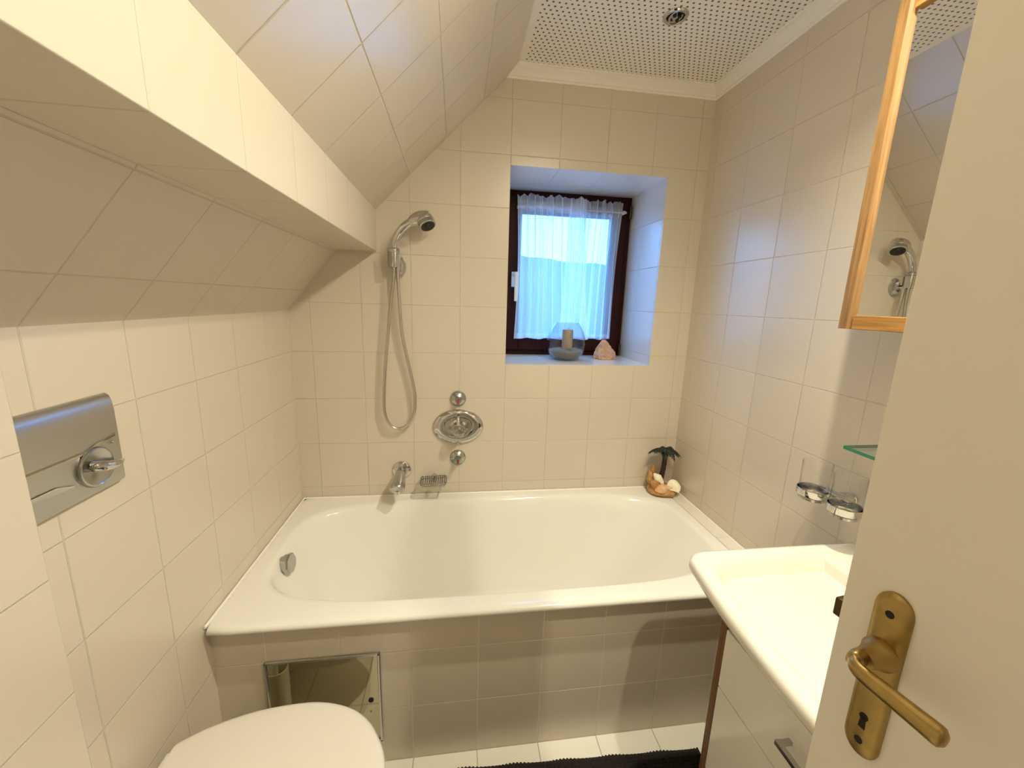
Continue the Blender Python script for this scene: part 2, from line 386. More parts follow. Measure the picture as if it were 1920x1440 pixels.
# curtain: rod with two gathered voile panels
cur = thing('curtain', 'sheer white gathered cafe curtain hung across the window', 'curtain', (1.22, .30, 1.87))
b = MB(); b.tube([(.956, .297, 1.879), (1.22, .297, 1.877), (1.498, .297, 1.878)], .0045); b.sphere((1.500, .297, 1.878), .006, 2)
b.obj('curtain_rod', M['rod'], cur)
for bx in (.962, 1.492):
    b = MB(); b.box((bx-.006, .297, 1.872), (bx+.006, wy+.002, 1.886)); b.obj('rod_bracket', M['white_plastic'], cur, bevel=.001)
def panel(x0t, x1t, x0b, x1b, y0, seed, edge_bow=0.0):
    rnd = random.Random(seed); nx, nz = 150, 56
    ph = [rnd.uniform(0, 6.28) for _ in range(6)]; z_top, z_bot = 1.927, 1.2465
    # gather: fold phase with irregular widths
    fold = [0.0]
    for i in range(nx): fold.append(fold[-1] + rnd.uniform(.15, 1.25))
    k = 2*math.pi*rnd.uniform(6.5, 7.5)/fold[-1]
    b = MB(); G = []
    for j in range(nz+1):
        t = j/nz; z = z_top + (z_bot-z_top)*t
        row = []
        for i in range(nx+1):
            s = i/nx
            xa = x0t + (x1t-x0t)*s; xb = x0b + (x1b-x0b)*s
            x = xa + (xb-xa)*t + edge_bow*math.sin(math.pi*t)*(s-.5)*2
            a = fold[i]*k
            rodd = abs(z-1.878)
            amp = .0115*min(1, .55+rodd*12) * (1 - .25*t)
            wv = math.sin(a + .5*math.sin(3*t+ph[0])) + .30*math.sin(2.3*a+ph[1]+1.5*t) * (1-.5*t)
            y = y0 + amp*wv
            if rodd < .03: y = y*(rodd/.03) + (1-rodd/.03)*(y0 + .55*(y-y0))
            zz = z
            if t < .03: zz += .004*math.sin(a*1.3+ph[2]) + .004*math.sin(a*.37+ph[3])
            if t > .97: zz += .003*math.sin(a*.45+ph[4])
            row.append(b.bm.verts.new((x, y, zz)))
        G.append(row)
    for j in range(nz):
        for i in range(nx): b.bm.faces.new([G[j][i], G[j][i+1], G[j+1][i+1], G[j+1][i]])
    # turned-over hems and the rod pocket: a second layer of cloth
    H = {}
    def hv(j, i):
        if (j, i) not in H: H[(j, i)] = b.bm.verts.new(G[j][i].co + Vector((0, .0012, 0)))
        return H[(j, i)]
    for j in range(nz):
        for i in range(nx):
            if i < 3 or i >= nx-4 or j >= nz-2 or 2 <= j <= 5: b.bm.faces.new([hv(j, i), hv(j, i+1), hv(j+1, i+1), hv(j+1, i)])
    return b
panel(.950, 1.290, .952, 1.345, .279, 3, -.010).obj('curtain_panel', M['voile'], cur)
panel(1.215, 1.490, 1.19, 1.476, .311, 8, -.008).obj('curtain_panel', M['voile'], cur)

# glass bowl, sand, candle, crystal rock on the sill
bc = (1.197, .172, wz0)
prof = [(.045,.0005),(.060,.004),(.078,.022),(.090,.050),(.0945,.080),(.092,.110),(.083,.140),(.068,.166),(.0585,.178),(.0575,.181)]
inn = [(.0555,.180),(.065,.165),(.0795,.139),(.0885,.110),(.091,.080),(.0865,.050),(.0745,.025),(.057,.008),(.03,.005)]
b = MB(); b.lathe(prof+inn, bc, seg=64); tag(b.obj('glass_bowl', M['bowl_glass'], angle=60), 'round glass bowl with sand and a candle inside on window sill', 'bowl')
def lump(p, n=3.5, a=.12): return p*(1+a*noise.noise(p*n))
b = MB(); b.lathe([(.055,.0095),(.072,.026),(.0825,.0445),(.078,.051),(.055,.056),(.030,.052),(.001,.051)], bc, seg=56)
for v in b.bm.verts:
    if v.co.z > wz0+.048: v.co.z += .006*noise.noise(v.co*40)
tag(b.obj('sand', M['sand']), 'pale grey sand filling the bottom of the glass bowl', 'sand', kind='stuff')
cx = bc[0]+.004
cd = thing('candle', 'taupe pillar candle standing in the sand of the glass bowl', 'candle', (cx, .166, wz0+.049))
b = MB(); b.lathe([(.0262,.0),(.0265,.003),(.0265,.094),(.0245,.099),(.016,.1005),(.008,.097),(.001,.0965)], (cx, .166, wz0+.0485), seg=44); b.obj('candle_body', M['wax'], cd)
b = MB(); b.tube([(cx,.166,wz0+.144),(cx+.001,.166,wz0+.152),(cx+.004,.166,wz0+.157)], .0012, 8); b.obj('wick', M['black'], cd)
b = MB(); rr_ = random.Random(11); hull = []
for zf, rf, nn_ in ((0.0, .96, 10), (.22, 1.0, 10), (.5, .78, 9), (.74, .44, 7), (.92, .16, 4)):
    for k in range(nn_):
        an = 2*math.pi*(k+rr_.uniform(-.3, .3))/nn_; q = rf*rr_.uniform(.84, 1.08)
        hull.append((1.419 - .012*zf + .058*q*math.cos(an), .215 + .040*q*math.sin(an), wz0+.0006 + .104*zf*rr_.uniform(.97, 1.03)))
hv_ = [b.bm.verts.new(p) for p in hull]; ret = bmesh.ops.convex_hull(b.bm, input=hv_)
bmesh.ops.delete(b.bm, geom=[v for v in b.bm.verts if not v.link_faces], context='VERTS')
bmesh.ops.triangulate(b.bm, faces=b.bm.faces)
bmesh.ops.subdivide_edges(b.bm, edges=b.bm.edges, cuts=5, use_grid_fill=True)
b.bm.normal_update()
for v in b.bm.verts:
    d_ = .0050*noise.noise(v.co*55) + .0040*noise.noise(v.co*130)
    v.co += v.normal*d_; v.co.z = max(v.co.z, wz0+.0006)
tag(b.obj('crystal_rock', M['rock'], angle=18), 'rough pinkish beige crystal rock on the right of the window sill', 'rock')

# ------------------------------------------------------------------ bathtub
tub = thing('bathtub', 'white enamel built-in bathtub under the window wall', 'bathtub', (.84, -.36, 0))
def rrect(x0, x1, y0, y1, r, n):
    """rounded rectangle sampled by angle so that loops match the superellipse below"""
    cx_, cy_ = (x0+x1)/2, (y0+y1)/2; hx, hy = (x1-x0)/2, (y1-y0)/2; out = []
    for k in range(n):
        out.append(superpt(cx_, cy_, hx, hy, 60 if r < .01 else 14, k, n))
    return out
def superpt(cx_, cy_, a, b_, p, k, n):
    t = 2*math.pi*k/n; c, s_ = math.cos(t), math.sin(t)
    # even spacing along a rectangle-like path
    m = max(abs(c), abs(s_)); c, s_ = c/m, s_/m
    d = (abs(c)**p + abs(s_)**p)**(1/p)
    return (cx_ + a*c/d, cy_ + b_*s_/d)
n = 160; b = MB(); rings = []
def loop(x0, x1, y0, y1, z, p): rings.append([(*superpt((x0+x1)/2, (y0+y1)/2, (x1-x0)/2, (y1-y0)/2, p, k, n), z) for k in range(n)])
X0, X1, Y0, Y1 = .001, 1.672, -.737, -.001
loop(X0+.006, X1-.004, Y0+.035, Y1-.004, .530, 60)
loop(X0+.004, X1-.003, Y0+.006, Y1-.003, .530, 60)
loop(X0+.002, X1-.002, Y0+.001, Y1-.002, .534, 60)
loop(X0+.001, X1-.001, Y0, Y1-.001, .541, 60)
loop(X0+.003, X1-.002, Y0+.003, Y1-.002, .5475, 60)
loop(X0+.008, X1-.004, Y0+.009, Y1-.004, .5505, 60)
loop(.020, 1.664, -.712, -.014, .5505, 30)
loop(.048, 1.636, -.676, -.046, .5500, 4.4)
loop(.055, 1.629, -.668, -.053, .5485, 4.2)
loop(.062, 1.622, -.661, -.060, .543, 4.1)
loop(.068, 1.616, -.655, -.066, .534, 4.0)
for t in (.15, .3, .45, .6, .72, .82, .90, .955, .985):
    e = t**1.0; z = .534 - .394*t
    k = t + (0 if t < .72 else (t-.72)**2*2.6)
    loop(.068+.13*k, 1.616-.30*k, -.655+.085*k, -.066-.085*k, z, 4.0-.9*t)
loop(.26, 1.24, -.53, -.19, .138, 3.0); loop(.40, 1.10, -.46, -.26, .134, 2.6)
b.rings(rings, True, False, True); b.obj('tub_body', M['enamel'], tub, angle=60)
b = MB()   # white sealing bead round the three wall sides
for p in ([(.005,-.724,.5515),(.005,-.006,.5515)], [(.005,-.006,.5515),(W-.005,-.006,.5515)], [(W-.005,-.006,.5515),(W-.005,-.69,.5515)]): b.tube(p, .004, 10)
b.obj('sealant', M['sealant'], tub)
# octagonal overflow knob
kc = Vector((.078, -.410, .512)); ka = Vector((1, -.05, .12)).normalized()
b = MB(); b.lathe([(.026, -.016),(.027, .004)], kc, ka, 32); b.lathe([(.029,.004),(.034,.006),(.0355,.011),(.0355,.020),(.032,.025),(.001,.0255)], kc, ka, 8)
b.obj('overflow_knob', M['chrome_soft'], tub, angle=25)
b = MB(); b.lathe([(.033,.0005),(.033,.003),(.026,.005),(.001,.004)], (.42, -.36, .1345), Z, 36); b.obj('drain', M['chrome'], tub)

# ------------------------------------------------------------------ shower, valves, spout, soap dish on the far wall
sh = thing('hand_shower', 'chrome hand shower with curved handle and looping metal hose on wall', 'shower head', (.423, -.055, 1.60))
hp_ = smoothcurve([(.4215,-.058,1.555),(.4225,-.058,1.60),(.429,-.059,1.640),(.445,-.062,1.672),(.470,-.066,1.700),(.500,-.070,1.718)], 6)
b = MB(); nn = len(hp_); b.tube(hp_, [.0125+.0035*(i/(nn-1)) if i < nn-1 else .016 for i in range(nn)], 24); b.obj('handle', M['chrome'], sh)
hd = Vector((.546, -.080, 1.722)); ha = Vector((.36, -.42, -.83)).normalized()
b = MB(); b.tube(smoothcurve([(.488,-.069,1.712),(.502,-.071,1.719),(.522,-.074,1.727),(.545,-.078,1.730),(.562,-.081,1.728)], 5), [.0165+.0105*math.sin(min(1, i/13)*math.pi/2) for i in range(20)]+[.020], 24, flat=1.05)
b.lathe([(.006,-.020),(.022,-.018),(.030,-.010),(.0335,.002),(.0335,.010),(.032,.012)], hd, ha, 40)
b.obj('shower_head', M['chrome'], sh, angle=50)
b = MB(); b.lathe([(.0325,.0125),(.0325,.027),(.030,.029),(.027,.0292)], hd, ha, 48); b.obj('spray_ring', M['chrome_soft'], sh)
b = MB(); b.lathe([(.0270,.0285),(.0265,.0305),(.013,.0295),(.012,.032),(.001,.032)], hd, ha, 40); b.obj('spray_face', M['black'], sh)
hose = smoothcurve([(.4215,-.058,1.558),(.418,-.055,1.50),(.406,-.050,1.42),(.386,-.046,1.255),(.372,-.043,1.122),(.3635,-.040,.985),(.370,-.038,.925),(.388,-.036,.890),(.411,-.035,.876),(.434,-.034,.878),(.458,-.034,.892),(.478,-.034,.920),(.4905,-.035,.97),(.4895,-.035,1.04),(.476,-.036,1.115),(.456,-.038,1.215),(.443,-.040,1.30),(.4365,-.043,1.424),(.434,-.046,1.50),(.434,-.046,1.535)], 7)
b = MB(); b.tube(hose, .0068, 14); b.obj('hose', M['hose'], sh)
hb = thing('shower_holder', 'chrome wall holder with hose outlet gripping the hand shower', 'shower holder', (.428, 0, 1.56))
b = MB(); b.lathe([(.033,.0),(.033,.012),(.029,.024),(.022,.031),(.001,.032)], (.437,0,1.552), (0,-1,0), 36, sx=.78, sy=1.25); b.obj('wall_plate', M['chrome_soft'], hb)
b = MB(); b.lathe([(.0145,-.034),(.0215,-.034),(.0235,-.026),(.0235,.020),(.020,.024),(.0145,.024)], (.4215,-.058,1.578), Z, 36, cap0=False, cap1=False)
b.lathe([(.0145,.024),(.0145,-.034)], (.4215,-.058,1.578), Z, 36, cap0=False, cap1=False); b.box((.412,-.045,1.556),(.446,-.015,1.596)); b.obj('cradle', M['chrome'], hb, bevel=0)
b = MB(); b.lathe([(.022,-.003),(.0245,.0),(.0245,.010),(.020,.014),(.0145,.014)], (.4215,-.058,1.602), Z, 36, cap0=False, cap1=False); b.obj('collar', M['chrome_soft'], hb)
b = MB(); b.cyl((.434,-.012,1.545),(.434,-.046,1.545), .011); b.cyl((.434,-.046,1.552),(.434,-.046,1.522), .0095, .0085); b.obj('outlet', M['chrome'], hb)

def knob(z, out_len, label, gr):
    t = thing('valve_knob', label, 'valve knob', (.673, 0, z), 'valve knobs above and below the mixer')
    o = (.673, 0, z)
    b = MB(); b.lathe([(.036,0),(.036,.003),(.032,.010),(.022,.016),(.014,.020),(.0125,.026),(.0125,.034)], o, (0,-1,0), 40); b.obj('rosette', M['chrome_soft'], t)
    b = MB(); b.lathe([(.010,.028),(gr*.8,.031),(gr,.039),(gr,out_len-.012),(gr*.8,out_len-.004),(.001,out_len-.003)], o, (0,-1,0), 8); b.obj('grip', M['crystal'], t, angle=20)
    b = MB(); b.lathe([(.008,.020),(.008,out_len-.008)], o, (0,-1,0), 20); b.obj('spindle', M['chrome'], t)
    b = MB(); b.box((.673-.0055, -out_len-.001, z-.0055), (.673+.0055, -out_len+.004, z+.0055)); b.obj('red_marker', M['red'], t, bevel=.0008)
    return t
knob(1.000, .054, 'chrome valve knob with red marker above the oval mixer plate', .0145)
knob(.726, .066, 'chrome valve knob with red marker below the oval mixer plate', .0195)
mx_ = thing('bath_mixer', 'oval chrome mixer plate with central knob on the tiled wall', 'mixer valve', (.674, 0, .870))
o = (.674, 0, .872)
b = MB(); b.lathe([(.112,0),(.1125,.004),(.110,.009),(.100,.015),(.086,.018),(.070,.017),(.064,.012),(.060,.008),(.001,.007)], o, (0,-1,0), 72, sx=1, sy=.715); b.obj('plate', M['chrome'], mx_)
b = MB(); b.lathe([(.042,.006),(.042,.020),(.038,.026),(.030,.028),(.026,.040),(.026,.060),(.022,.066)], o, (0,-1,0), 48); b.obj('knob_base', M['chrome'], mx_)
b = MB(); b.lathe([(.022,.064),(.0255,.068),(.0265,.078),(.0255,.090),(.018,.098),(.012,.099),(.010,.103),(.001,.104)], o, (0,-1,0), 40); kb = b.obj('knob', M['chrome_soft'], mx_)
b = MB(); b.tube([(.674,-.072,.892),(.674,-.066,.915),(.674,-.052,.932)], [.008,.007,.006], 16); b.obj('lever', M['chrome'], kb)
for sx_ in (-1, 1):
    b = MB(); b.box((.674+sx_*.024-.004,-.058,.869), (.674+sx_*.024+.004+sx_*.018,-.048,.877)); b.obj('lug', M['chrome_soft'], kb, bevel=.001)
b = MB(); b.cyl((.674,-.013,.800),(.674,-.022,.799), .0055, .004); b.obj('screw', M['chrome'], mx_)

sp = thing('bath_spout', 'chrome bath filler spout above the tub rim', 'spout', (.424, 0, .672))
b = MB(); b.lathe([(.0415,0),(.0415,.003),(.039,.009),(.030,.014),(.020,.016)], (.424,0,.672), (0,-1,0), 44); b.obj('rosette', M['chrome'], sp)
spp = smoothcurve([(.424,-.008,.672),(.424,-.040,.672),(.424,-.075,.669),(.424,-.105,.662),(.424,-.132,.654),(.424,-.152,.646)], 4)
b = MB(); ns = len(spp); b.tube(spp, [.0165+.0105*min(1,(i/(ns-1))*1.3) - (.004 if i == ns-1 else 0) for i in range(ns)], 28, flat=1.12); b.obj('spout', M['chrome_soft'], sp, angle=50)
b = MB(); b.cyl((.424,-.138,.642),(.424,-.136,.626), .0155, .0145, 28); b.obj('aerator', M['chrome'], sp)

sd = thing('soap_dish', 'chrome wire soap dish fixed above the bath rim', 'soap dish', (.565, 0, .63))
b = MB(); zb = .628; x0, x1, y0, y1 = .512, .622, -.098, -.014
def rr(x0, x1, y0, y1, z, r=.014, k=5):
    out = []
    for cx_, cy_, a0 in ((x1-r,y1-r,0),(x0+r,y1-r,90),(x0+r,y0+r,180),(x1-r,y0+r,270)):
        for i in range(k+1):
            a = math.radians(a0+90*i/k); out.append((cx_+r*math.cos(a), cy_+r*math.sin(a), z))
    return out
b.tube(rr(x0,x1,y0,y1,zb+.016), .0032, 10, True); b.tube(rr(x0+.002,x1-.002,y0+.002,y1-.002,zb+.006), .0018, 10, True)
b.obj('rim_wire', M['wire'], sd)
b = MB()
for i in range(11):
    x = x0+.008+(x1-x0-.016)*i/10
    b.tube([(x,y0+.001,zb+.015),(x,y0+.004,zb+.001),(x,y1-.004,zb+.001),(x,y1-.001,zb+.015)], .0020, 8)
b.obj('grid_wires', M['wire'], sd)
b = MB(); b.cyl((.567,0,zb+.012),(.567,-.016,zb+.012), .012, .009, 24); b.box((.562,-.085,zb-.001),(.572,-.008,zb+.003)); b.obj('mounting_arm', M['chrome'], sd, bevel=.001)

# ------------------------------------------------------------------ ornament on the bath corner
orn = thing('palm_ornament', 'small ornament of shells with a dark palm tree in bath corner', 'ornament', (1.642, -.072, .552))
oz = .5535
b = MB(); b.lathe([(.040,0),(.062,.006),(.066,.018),(.056,.030),(.034,.036),(.001,.038)], (1.640,-.070,oz), seg=36)
for v in b.bm.verts: v.co += Vector((noise.noise(v.co*30), noise.noise(v.co*30+Vector((5,0,0))), 0))*.008
b.obj('base', M['shell_tan'], orn)
b = MB(); rs = []
for i in range(15):
    t = i/14; rs.append((1.631+.014*t+.006*math.sin(t*3), -.062, oz+.03+.175*t))
b.tube(rs, [.0115-.0015*(i/14)+.0014*(i % 2) for i in range(15)], 14); b.obj('trunk', M['palm_trunk'], orn)
top = Vector(rs[-1])
for k, (az, ln, dr) in enumerate([(180,.088,.030),(160,.078,.048),(205,.085,.020),(0,.078,.066),(30,.070,.030),(-35,.070,.040),(95,.05,.030),(270,.085,.040),(240,.07,.05),(310,.06,.035)]):
    a = math.radians(az); d = Vector((math.cos(a), math.sin(a), 0)); sd_ = Vector((-d.y, d.x, 0))
    if top.y + d.y*ln > -.006: ln = (-.006-top.y)/d.y
    b = MB(); L = 14; rows = []
    for i in range(L+1):
        t = i/L; c = top + d*(ln*t) + Vector((0,0,.020*math.sin(t*2.2) - dr*t*t + .004))
        w = .023*math.sin(math.pi*(.08+.92*t)**.8)*(1 if i % 2 == 0 else .55) + .0008
        rows.append([c + sd_*w + Vector((0,0,-w*.5)), c + Vector((0,0,.0015)), c - sd_*w + Vector((0,0,-w*.5)), c + Vector((0,0,-.0015))])
    b.rings(rows, True, True, True)
    for v in b.bm.verts:
        v.co.y = min(v.co.y, -.004); v.co.x = min(v.co.x, W-.004)
    b.obj('frond', M['palm_leaf'], orn, smooth=False)
b = MB(); b.sphere(top+Vector((0,0,-.004)), .021, 3, (1,.8,1), fn=lump); b.obj('crown', M['palm_leaf'], orn)
def shell(c, r, ax, mat, kind='spiral', seed=1):
    b = MB(); ax = Vector(ax).normalized()
    if kind == 'fan':
        t = Vector((0,0,1)); u = t.cross(ax).normalized(); v = ax.cross(u); n_r, n_a = 10, 34; rows = []
        for i in range(n_r+1):
            rr_ = r*i/n_r; row = []
            for j in range(n_a+1):
                an = math.radians(-68+136*j/n_a); bulge = .42*r*(1-(i/n_r)**2)*1 + .025*r*math.cos(j*math.pi)* (i/n_r)
                row.append(Vector(c) + v*(rr_*math.cos(an)*1.25 - r*.62) + u*(rr_*math.sin(an)) + ax*bulge)
            rows.append(row)
        A = [[b.bm.verts.new(p) for p in row] for row in rows]; Bk = [[b.bm.verts.new(p - ax*.003) for p in row] for row in rows]
        for i in range(n_r):
            for j in range(n_a):
                b.bm.faces.new([A[i][j],A[i][j+1],A[i+1][j+1],A[i+1][j]]); b.bm.faces.new([Bk[i][j],Bk[i+1][j],Bk[i+1][j+1],Bk[i][j+1]])
        for j in range(n_a): b.bm.faces.new([A[n_r][j],A[n_r][j+1],Bk[n_r][j+1],Bk[n_r][j]])
    else:   # whorled shell: rings of shrinking bulges along the axis
        prof = [(.001,-1.0),(.22,-.92),(.46,-.6),(.55,-.3),(.50,-.06),(.47,0),(.44,.16),(.33,.32),(.31,.38),(.27,.52),(.19,.62),(.17,.67),(.11,.82),(.001,.95)]
        b.lathe([(p*r, h*r) for p, h in prof], c, ax, 22)
        for v in b.bm.verts: v.co += (v.co-Vector(c))*.22*noise.noise(v.co*70+Vector((seed,0,0)))
    return b.obj('shell', mat, orn)
shell((1.679,-.106,oz+.046), .050, (.30,-.80,.42), M['shell_cream'], 'fan')['label'] = 'large cream scallop shell'
shell((1.596,-.088,oz+.050), .042, (-.7,-.3,.6), M['shell_tan'], seed=1)
shell((1.590,-.052,oz+.074), .040, (-.2,.1,1), M['shell_tan'], seed=4)
shell((1.628,-.116,oz+.040), .042, (.9,-.2,.25), M['shell_pink'], seed=7)
shell((1.612,-.094,oz+.076), .034, (.6,-.5,-.7), M['shell_cream'], seed=9)
shell((1.650,-.122,oz+.020), .036, (-.9,-.3,.1), M['shell_tan'], seed=12)
shell((1.606,-.035,oz+.100), .030, (-.1,-.3,1), M['shell_tan'], seed=15)

# ------------------------------------------------------------------ steel inspection cover on the bath front
ic = thing('inspection_cover', 'polished steel inspection cover on the tiled bath front', 'cover', (.288, -.70, .247))
b = MB(); b.box((.130,-.704,.088), (.446,-.7005,.408)); b.obj('plate', M['steel'], ic, bevel=.002)
b = MB()
for a, c in (((.130,-.709,.400),(.446,-.7035,.408)), ((.438,-.709,.088),(.446,-.7035,.408)), ((.130,-.709,.088),(.446,-.7035,.096)), ((.130,-.709,.088),(.136,-.7035,.408))): b.box(a, c)
b.obj('rim', M['chrome_soft'], ic, bevel=.002)
b = MB(); b.lathe([(.0075,0),(.0075,.002),(.005,.003),(.001,.003)], (.415,-.704,.242), (0,-1,0), 24); b.obj('lock', M['hole'], ic)
b = MB(); b.lathe([(.003,0),(.003,.0015),(.001,.002)], (.413,-.704,.200), (0,-1,0), 16); b.obj('stud', M['brass'], ic)

# toilet brush in its cup, standing behind the toilet and mirrored in the steel cover
tb = thing('toilet_brush', 'frosted toilet brush cup mirrored in the steel cover behind toilet', 'toilet brush', (.114, -.804, 0))
b = MB(); b.lathe([(.028,0),(.030,.006),(.031,.285),(.0295,.285),(.0285,.012),(.001,.010)], (.114,-.804,.001), seg=40); b.obj('cup', M['bottle'], tb)
b = MB(); b.cyl((.114,-.804,.012),(.110,-.806,.300), .005); b.sphere((.110,-.806,.302), .010, 2); b.obj('handle', M['white_plastic'], tb)
b = MB(); b.lathe([(.008,.0),(.020,.01),(.024,.04),(.020,.075),(.006,.085)], (.114,-.804,.03), seg=28); b.obj('brush_head', M['bristle'], tb)

# ------------------------------------------------------------------ toilet
ty = -1.042
wc = thing('toilet', 'white wall-hung toilet with closed lid at lower left', 'toilet', (0, ty, .40))
def outline(k, grow=0.0, back=.045):
    """half-width of lid at distance x from the wall"""
    pts = [(back,.118),(.055,.127),(.10,.152),(.16,.172),(.22,.183),(.30,.188),(.36,.180),(.42,.156),(.465,.118),(.498,.068),(.512,.030),(.516,0)]
    return [(x + (grow if x > .2 else 0), w+grow if w else 0) for x, w in pts]
def lid_loop(z, g, back=.045, n=9):
    h = outline(0, g, back); P = smoothcurve([(x, ty+w, z) for x, w in h], n); Q = [Vector((p.x, 2*ty-p.y, z)) for p in P[-2::-1]]
    return P + Q
b = MB(); b.rings([lid_loop(.412,-.004), lid_loop(.414,0), lid_loop(.424,.001), lid_loop(.430,-.003), lid_loop(.432,-.010), lid_loop(.4325,-.03)], True, True, True); b.obj('lid', M['seat'], wc, angle=55)
b = MB(); b.rings([lid_loop(.390,-.010), lid_loop(.391,-.003), lid_loop(.404,-.002), lid_loop(.409,-.006), lid_loop(.4105,-.02)], True, True, True); b.obj('seat', M['seat'], wc, angle=55)
def bowl_loop(z, s, xmax, wmax, n=64):
    out = []
    for k in range(n):
        t = 2*math.pi*k/n; c, s_ = math.cos(t), math.sin(t)
        x = xmax/2 + xmax/2*math.copysign(abs(c)**(.55 if c < 0 else .9), c); y = ty + wmax*math.copysign(abs(s_)**(.8), s_)
        out.append((x, y, z))
    return out
b = MB(); b.rings([bowl_loop(.115,1,.30,.085), bowl_loop(.13,1,.34,.105), bowl_loop(.20,1,.40,.130), bowl_loop(.29,1,.46,.158), bowl_loop(.36,1,.498,.176), bowl_loop(.382,1,.500,.178), bowl_loop(.3885,1,.490,.170)], True, True, True)
b.obj('bowl', M['ceramic'], wc, angle=60)
for s_ in (-1, 1):
    b = MB(); b.cyl((.036, ty+s_*.055, .404), (.036, ty+s_*.11, .404), .012); b.cyl((.036, ty+s_*.08, .386), (.036, ty+s_*.08, .404), .010); b.obj('hinge', M['white_plastic'], wc)

# ------------------------------------------------------------------ flush plate
fp = thing('flush_plate', 'satin chrome flush plate with round turning button on left wall', 'flush plate', (0, -1.0, 1.15))
py0, py1, pz0, pz1 = -1.115, -.893, 1.058, 1.232
b = MB()
prof = [(0, pz0), (.012, pz0), (.014, pz0+.004), (.014, pz1-.030), (.013, pz1-.016), (.009, pz1-.004), (.003, pz1), (0, pz1)]
b.prism([(x, py0, z) for x, z in prof], (0, py1-py0, 0)); b.obj('plate', M['flush'], fp, bevel=.003, angle=50)
b = MB()  # stepped lower band with raised edge
b.prism([(.0138, py0, 1.140), (.0165, py0, 1.137), (.0165, -.965, 1.137), (.0165, -.950, 1.145), (.0165, -.905, 1.150), (.0138, -.902, 1.152), (.0138, -.952, 1.149), (.0138, -.967, 1.140)][::-1], (0, 0, .003))
b.prism([(.0138, py0, 1.098), (.0155, py0, 1.098), (.0155, -1.03, 1.098), (.0155, -1.0, 1.088), (.0138, -1.0, 1.088)], (0,0,.004))
b.obj('raised_line', M['chrome'], fp)
kc = Vector((.014, -.955, 1.107))
b = MB(); b.lathe([(.037,0),(.037,.003),(.035,.006),(.033,.0065),(.030,.005),(.001,.0045)], kc, X, 56); b.obj('button', M['chrome_soft'], fp)
bt = b = MB(); b.tube(smoothcurve([kc+Vector((.005,-.018,.008)), kc+Vector((.012,-.008,.004)), kc+Vector((.017,.010,-.001)), kc+Vector((.016,.030,-.004)), kc+Vector((.012,.048,-.004))], 5), [.005,.007,.009,.010,.010,.010,.010,.010,.010,.009,.009,.009,.008,.008,.008,.007,.006,.005,.004,.003,.0015], 16); b.obj('grip', M['chrome'], fp)
b = MB(); b.sphere((.0150,-.913,1.140), .0032, 2); b.obj('stud', M['chrome'], fp)

# ------------------------------------------------------------------ washbasin and vanity
ba = thing('washbasin', 'wide white ceramic washbasin on the vanity cabinet', 'washbasin', (1.48, -1.285, .80))
by0, by1 = -1.685, -.888
def basin_front(y):
    t = (y-(by0+by1)/2)/((by1-by0)/2); return 1.206 + .040*t*t
def basin_loop(inset, z, rad, front_extra=0, nseg=22):
    """outline: wall side straight, front bowed, rounded front corners"""
    xw = W - .001; ya, yb = by0+inset, by1-inset
    pts = []
    r = rad
    fa = basin_front(yb-rad)+inset+front_extra; fb = basin_front(ya+rad)+inset+front_extra
    pts.append((xw-inset*.3, yb))
    for i in range(nseg): pts.append((xw-inset*.3 + (fa+r-xw+inset*.3)*(i+1)/nseg, yb + (0)))
    for i in range(1, 10):
        a = math.radians(90+90*i/10); pts.append((fa+r+r*math.cos(a), yb-r+r*math.sin(a)))
    for i in range(nseg*2+1):
        y = (yb-r) + (ya-yb+2*r)*i/(nseg*2); pts.append((basin_front(y)+inset+front_extra - .0, y))
    for i in range(1, 10):
        a = math.radians(180+90*i/10); pts.append((fb+r+r*math.cos(a), ya+r+r*math.sin(a)))
    for i in range(nseg): pts.append((fb+r + (xw-inset*.3-fb-r)*(i+1)/nseg, ya))
    return [(x, y, z) for x, y in pts]
b = MB(); R_ = []
nb = len(basin_loop(0, 0, .05))
R_.append(basin_loop(.06, .772, .05)); R_.append(basin_loop(.012, .772, .05)); R_.append(basin_loop(.004, .777, .05)); R_.append(basin_loop(0, .786, .05)); R_.append(basin_loop(.001, .800, .05)); R_.append(basin_loop(.006, .808, .05)); R_.append(basin_loop(.014, .810, .05))
def bowl_pts(t):
    """interpolate from rim outline to a smaller oval bowl"""
    base = basin_loop(.045, 0, .07); cx_, cy_ = 1.470, (by0+by1)/2
    out = []
    for x, y, _ in base:
        x = min(x, W-.13)
        out.append((cx_+(x-cx_)*(1-.55*t), cy_+(y-cy_)*(1-.42*t)))
    return out
base_in = basin_loop(.030, .8095, .06)
R_.append([(min(x, W-.11), y, .8095) for x, y, z in base_in])
for t, z in ((0,.8055),(.05,.795),(.12,.775),(.24,.745),(.40,.718),(.60,.698),(.82,.688),(.93,.685)):
    R_.append([(x, y, z) for x, y in bowl_pts(t)])
R_ = [[(x, y, z+.008) for x, y, z in r] for r in R_]
b.rings(R_, True, True, True); b.obj('basin_body', M['ceramic'], ba, angle=60)
b = MB(); b.lathe([(.022,0),(.022,.003),(.016,.004),(.001,.003)], (1.47,-1.285,.6855), Z, 32); b.obj('drain', M['chrome'], ba)

